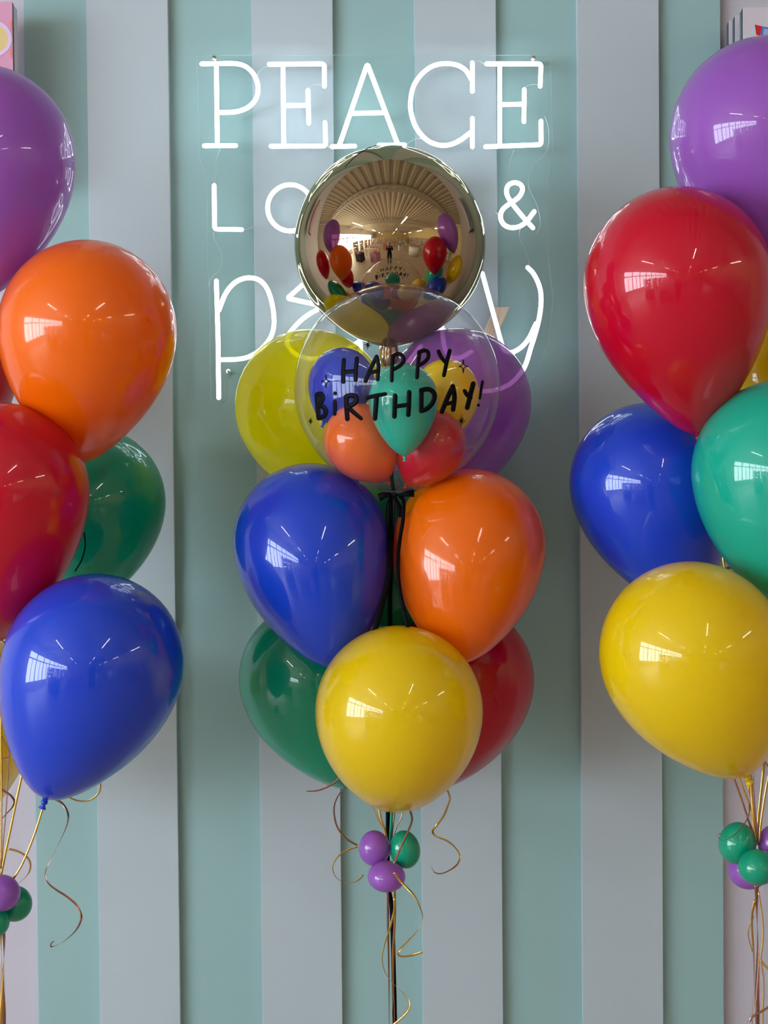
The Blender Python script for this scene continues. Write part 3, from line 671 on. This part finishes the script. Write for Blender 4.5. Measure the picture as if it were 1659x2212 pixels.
# ================================================================== PACKS HANGING BESIDE THE FEATURE WALL
def pack(xa, xb, ya, yb, y, th, front, side, label, art=None):
    a = WY(xa, ya, y); b = WY(xb, yb, y); b.x = WY(xb, ya, y).x
    r = empty('hanging_pack', (a.x, y, b.z)); tag(r, label, 'pack')
    bm = bmesh.new(); box(bm, (a.x, y, b.z), (b.x, y+.003, a.z)); obj('cover', rel(bm, r), M[front], r, False)
    bm = bmesh.new(); box(bm, (a.x+.0002, y+.003, b.z), (b.x-.0004, y+.014, a.z-.001)); obj('dark_edge', rel(bm, r), M['black'], r, False)
    bm = bmesh.new(); box(bm, (a.x+.0005, y+.014, b.z), (b.x-.001, y+th, a.z-.002), bev=.0012); obj('box_body', rel(bm, r), M[side], r, False)
    for nm, m_, poly, dy in art or []:
        bm = bmesh.new(); vs = [bm.verts.new(WY(p[0], p[1], y-dy)) for p in poly]; f = bm.faces.new(vs)
        bmesh.ops.recalc_face_normals(bm, faces=[f]); bmesh.ops.solidify(bm, geom=[f], thickness=.0004)
        obj(nm, rel(bm, r), M[m_], r, False)
pack(1574.5, 1760, 45, 380, -.055, .030, 'white', 'slate', 'rearmost pale pack at the upper right corner, topped lowest')
pack(1588, 1770, 33, 380, -.105, .030, 'white', 'slate', 'middle pale pack at the upper right corner')
pack(1605, 1790, 16, 380, -.16, .033, 'white', 'slate', 'front pale pack with red and blue print above the right purple balloon',
     [('red_print', 'redp', [(1630.5,53),(1647,57),(1642,77),(1634,75.5)], .0006), ('blue_print', 'bluep', [(1646.5,57),(1675,61),(1675,82),(1644,82),(1642,76)], .0008),
      ('pale_print', 'palep', [(1650,62),(1675,66),(1675,82),(1660,82),(1648,75)], .0014), ('mint_print', 'mint', [(1606,92),(1631,62),(1633,69),(1616,86)], .0005)])
def disc(cx, cy, r, n=40): return [(cx+r*math.cos(2*math.pi*i/n), cy+r*math.sin(2*math.pi*i/n)) for i in range(n)]
pack(-170, 26, 5, 400, -.14, .05, 'pinkbox', 'white', 'pink pack with a round yellow print above the left purple balloon',
     [('lilac_ring', 'lilacp', disc(-13, 84, 39), .0006), ('yellow_disc', 'sand', disc(-13, 84, 30), .0012), ('coral_print', 'coral', [(19,48),(25,44),(25.4,66),(24,62)], .0005), ('coral_print', 'coral', [(24,104),(25.6,100),(26,128),(19,116)], .0005)])
for (px, y0, nm) in ((1680, -.17, 'right'), (-60, -.15, 'left')):
    c = WY(px, 20, y0); bm = bmesh.new(); tube(bm, [Vector((c.x, y0-.02, c.z-.01)), Vector((c.x, .022, c.z-.01))], .003, 8)
    o = tag(obj('peg_hook', bm, M['chrome']), 'steel peg hook holding the packs at the upper %s' % nm, 'hook')

# ================================================================== SHOP BEHIND THE VIEWER (seen in the reflections)
pal = ['coral', 'pinkbox', 'white', 'mint', 'sand', 'lilacp', 'redp', 'bluep', 'whitew', 'wood']
def table(x, y, rz, where, top='whitew'):
    r = empty('display_table', (x, y, 0), rz); tag(r, 'white display table with boxes, %s in the reflected shop' % where, 'table', 'display tables in the shop')
    b = bmesh.new(); box(b, (-.8, -.45, .82), (.8, .45, .86), bev=.005); obj('tabletop', b, M[top], r, False)
    for a in (-.74, .74):
        for c in (-.39, .39):
            b = bmesh.new(); box(b, (a-.025, c-.025, 0), (a+.025, c+.025, .82)); obj('leg', b, M['wood'], r, False)
    return r
CN = dict(coral='coral', pinkbox='pink', white='pale lilac', mint='mint', sand='sand yellow', lilacp='lilac', redp='red', bluep='blue', whitew='white', wood='brown')
ORD = ('leftmost', 'second', 'middle', 'fourth', 'rightmost')
def gbox(x, y, z, sx_, sy_, sz, m_, rz=0, k=0, where=''):
    r = empty('gift_box', (x, y, z), rz); tag(r, '%s gift box, %s on the display table %s in the shop' % (CN[m_], ORD[k], where), 'box', 'gift boxes in the shop')
    b = bmesh.new(); box(b, (-sx_/2, -sy_/2, 0), (sx_/2, sy_/2, sz), bev=.004); obj('carton', b, M[m_], r, False)
    b = bmesh.new(); box(b, (-sx_/2-.004, -sy_/2-.004, sz*.82), (sx_/2+.004, sy_/2+.004, sz+.003), bev=.003); obj('lid', b, M['whitew' if m_ != 'whitew' else 'pinkbox'], r, False)
for (x, y, rz, wh) in ((-2.1, -5.9, .15, 'nearest on the left'), (-2.3, -8.2, .0, 'second on the left'), (2.9, -8.8, 0, 'nearest on the right'), (.0, -11.5, 0, 'in the far middle'), (-3.6, -11.5, .1, 'far left'), (3.0, -12.5, 0, 'far right')):
    table(x, y, rz, wh)
    for k_ in range(5):
        dx = -.6+k_*.3; gbox(x+dx*math.cos(rz), y+dx*math.sin(rz)+random.uniform(-.15, .15), .86, random.uniform(.14, .24), .2, random.uniform(.1, .45), random.choice(pal), rz, k_, wh)
def shelf(x, y, rz, h, where):
    r = empty('shelving_unit', (x, y, 0), rz); tag(r, 'open shelving unit, %s in the reflected shop' % where, 'shelf', 'shelving units in the shop')
    for a in (-.6, .6):
        b = bmesh.new(); box(b, (a-.015, -.2, 0), (a+.015, .2, h)); obj('side_panel', b, M['whitew'], r, False)
    for k_ in range(5):
        z = .1+k_*(h-.15)/4
        b = bmesh.new(); box(b, (-.585, -.2, z), (.585, .2, z+.02)); obj('shelf_board', b, M['whitew'], r, False)
    for k_ in range(4):
        z = .122+k_*(h-.15)/4; b = bmesh.new(); u = -.55
        mats = [M[p] for p in pal]
        while u < .45:
            ww = random.uniform(.06, .18); box(b, (u, -.15, z), (u+ww*.9, .15, z+random.uniform(.15, .38)), random.randrange(len(pal))); u += ww
        tag(obj('stocked_goods', b, mats, r, False), kind='stuff')
NUM = ('first', 'second', 'third', 'fourth', 'fifth', 'sixth', 'seventh')
for i in range(6): shelf(-5.2, -6.2-i*1.75, math.pi/2, 1.75, NUM[i]+' along the windows')
for i in range(7): shelf(6.6, -2.5-i*1.9, math.pi/2, 2.1, NUM[i]+' along the right wall')
for i, x in enumerate((-4.5, -2.5, 0.3, 2.8, 5)): shelf(x, -16.5, 0, 2.0, NUM[i]+' from the left at the far end')
def bin_(x, y, rz, m_, label):
    r = empty('display_bin', (x, y, 0), rz); tag(r, label, 'display bin')
    for (lo, hi) in (((-.35,-.35,0),(-.33,.35,.75)), ((.33,-.35,0),(.35,.35,.75)), ((-.33,-.35,0),(.33,-.33,.75)), ((-.33,.33,0),(.33,.35,.75))):
        b = bmesh.new(); box(b, lo, hi); obj('side_panel', b, M[m_], r, False)
    b = bmesh.new(); box(b, (-.33,-.33,.1), (.33,.33,.12)); obj('bottom_panel', b, M[m_], r, False)
    b = bmesh.new()
    for _ in range(40):
        px_, py_, pz_ = random.uniform(-.28,.20), random.uniform(-.28,.2), random.uniform(.12,.8); box(b, (px_,py_,pz_), (px_+.1,py_+.08,pz_+.12), random.randrange(len(pal)))
    tag(obj('stocked_goods', b, [M[p] for p in pal], r, False), kind='stuff')
bin_(-1.35, -4.55, .3, 'pinkbox', 'pink display bin of small goods, nearest on the left in the reflected shop')
bin_(-2.9, -4.2, .1, 'black', 'black display bin of small goods near the windows in the reflected shop')
bin_(1.75, -8.2, -.1, 'whitew', 'white display bin of small goods, right of the aisle in the reflected shop')
bin_(-.9, -9.2, .0, 'coral', 'coral display bin of small goods, left of the aisle in the reflected shop')
# curved white counter
r = empty('service_counter', (3.4, -6.0, 0)); tag(r, 'curved white service counter in the shop behind the viewer', 'counter')
b = bmesh.new(); N_ = 20; rows = []
for i in range(N_+1):
    a = math.radians(95+i*110/N_); rows.append([b.verts.new((rr*math.cos(a), rr*.9*math.sin(a), z)) for rr, z in ((1.0, 0), (1.0, 1.05), (.9, 1.05), (.9, 0))])
for A, C_ in zip(rows, rows[1:]):
    for k_ in range(4): b.faces.new((A[k_], A[(k_+1) % 4], C_[(k_+1) % 4], C_[k_]))
b.faces.new(rows[0][::-1]); b.faces.new(rows[-1]); obj('front_panel', b, M['whitew'], r)
b = bmesh.new(); rows = []
for i in range(N_+1):
    a = math.radians(93+i*114/N_); rows.append([b.verts.new((rr*math.cos(a), rr*.9*math.sin(a), z)) for rr, z in ((1.06, 1.05), (1.06, 1.09), (.7, 1.09), (.7, 1.05))])
for A, C_ in zip(rows, rows[1:]):
    for k_ in range(4): b.faces.new((A[k_], A[(k_+1) % 4], C_[(k_+1) % 4], C_[k_]))
b.faces.new(rows[0][::-1]); b.faces.new(rows[-1]); obj('countertop', b, M['wood'], r, False)

# ---- the photographer, reflected in the gold balloon
PB = Vector((-.03, -DW-.42, 0))
pers = empty('person', PB); tag(pers, 'person in dark clothes holding up a phone, reflected in the gold balloon', 'person')
def skin(name, verts, edges, rad, mat, parent, sub=2, root=0):
    me = bpy.data.meshes.new(name); me.from_pydata([Vector(v) for v in verts], edges, [])
    me.materials.append(M[mat]); o = bpy.data.objects.new(name, me); COL.objects.link(o); o.parent = parent
    md = o.modifiers.new('skin', 'SKIN'); md.use_smooth_shade = True
    if not me.skin_vertices: 
        bpy.context.view_layer.objects.active = o
    sv = me.skin_vertices[0].data if me.skin_vertices else None
    if sv:
        for i, r_ in enumerate(rad):
            sv[i].radius = r_ if isinstance(r_, tuple) else (r_, r_); sv[i].use_root = (i == root)
    s = o.modifiers.new('sub', 'SUBSURF'); s.levels = sub; s.render_levels = sub
    return o
V, E, Rr = [], [], []
def jv(p, r, par=None):
    V.append(p); Rr.append(r)
    if par is not None: E.append((par, len(V)-1))
    return len(V)-1
pel = jv((0,0,.94), (.15,.11)); wa = jv((0,0,1.1), (.125,.095), pel); ch = jv((0,.01,1.30), (.15,.105), wa)
nk = jv((0,0,1.43), .055, ch); nk2 = jv((0,.015,1.50), .05, nk); hd = jv((0,.03,1.57), (.07,.085), nk2); hd2 = jv((0,.03,1.65), (.075,.09), hd); hd3 = jv((0,.025,1.70), (.05,.06), hd2)
for s in (-1, 1):
    hp = jv((s*.09,0,.88), .09, pel); kn = jv((s*.10,.02,.48), .06, hp); cf = jv((s*.10,-.01,.33), .055, kn); an = jv((s*.10,-.02,.09), .037, cf); ft = jv((s*.11,.10,.035), (.04,.03), an); te = jv((s*.115,.17,.03), (.035,.02), ft)
    sh = jv((s*.17,.0,1.38), .055, ch); el = jv((s*.23,.12,1.17), .042, sh); wr = jv((s*.09,.30,1.40), .028, el); pa = jv((s*.066,.345,1.45), (.030,.016), wr)
    for kf, (dx, ln_) in enumerate(((.014, .045), (.005, .055), (-.005, .052), (-.014, .042))):
        a_ = jv((s*(.062+dx*.4), .372+kf*.001, 1.475-kf*.014), .0085, pa); b_ = jv((s*(.050+dx*.2), .392, 1.482-kf*.016), .008, a_); jv((s*(.035), .396, 1.480-kf*.016), .007, b_)
    t1 = jv((s*.056,.35,1.475), .010, pa); t2_ = jv((s*.045,.364,1.492), .009, t1); jv((s*.034,.366,1.497), .008, t2_)
skin('body', V, E, Rr, 'skin', pers)
V, E, Rr = [], [], []
pel = jv((0,0,.94), (.165,.125)); wa = jv((0,0,1.1), (.14,.11), pel); ch = jv((0,.01,1.30), (.165,.12), wa); cl = jv((0,0,1.40), (.08,.07), ch)
for s in (-1, 1):
    hp = jv((s*.09,0,.88), .105, pel); kn = jv((s*.10,.02,.48), .075, hp); cf = jv((s*.10,-.01,.33), .068, kn); an = jv((s*.10,-.02,.10), .052, cf)
    sh = jv((s*.17,.0,1.38), .068, ch); el = jv((s*.23,.12,1.17), .053, sh); wr = jv((s*.105,.285,1.38), .037, el)
skin('dark_clothing', V, E, Rr, 'cloth', pers)
V, E, Rr = [], [], []
a_ = jv((0,-.01,1.70), (.085,.085)); b_ = jv((0,-.035,1.62), (.095,.07), a_); c_ = jv((0,-.05,1.50), (.09,.05), b_); jv((0,-.05,1.40), (.07,.035), c_)
skin('hair', V, E, Rr, 'hair', pers)
for s in (-1, 1):
    bm = bmesh.new(); bmesh.ops.create_uvsphere(bm, u_segments=12, v_segments=8, radius=.011); bmesh.ops.translate(bm, vec=(s*.03, .108, 1.625), verts=bm.verts); obj('eye', bm, M['black'], pers)
bm = bmesh.new(); tube(bm, [Vector((0, .112, 1.625)), Vector((0, .128, 1.590))], [.008, .013], 8); obj('nose', bm, M['skin'], pers)
bm = bmesh.new(); tube(bm, [Vector((-.02, .108, 1.56)), Vector((0, .114, 1.558)), Vector((.02, .108, 1.56))], .005, 8); obj('mouth', bm, M['coral'], pers)
bm = bmesh.new(); ph = PB+Vector((0, .385, 1.46)); box(bm, (ph.x-.037, ph.y, ph.z-.07), (ph.x+.037, ph.y+.009, ph.z+.07), bev=.003)
tag(obj('phone', bm, M['black']), 'black phone held up by the person reflected in the gold balloon', 'phone')
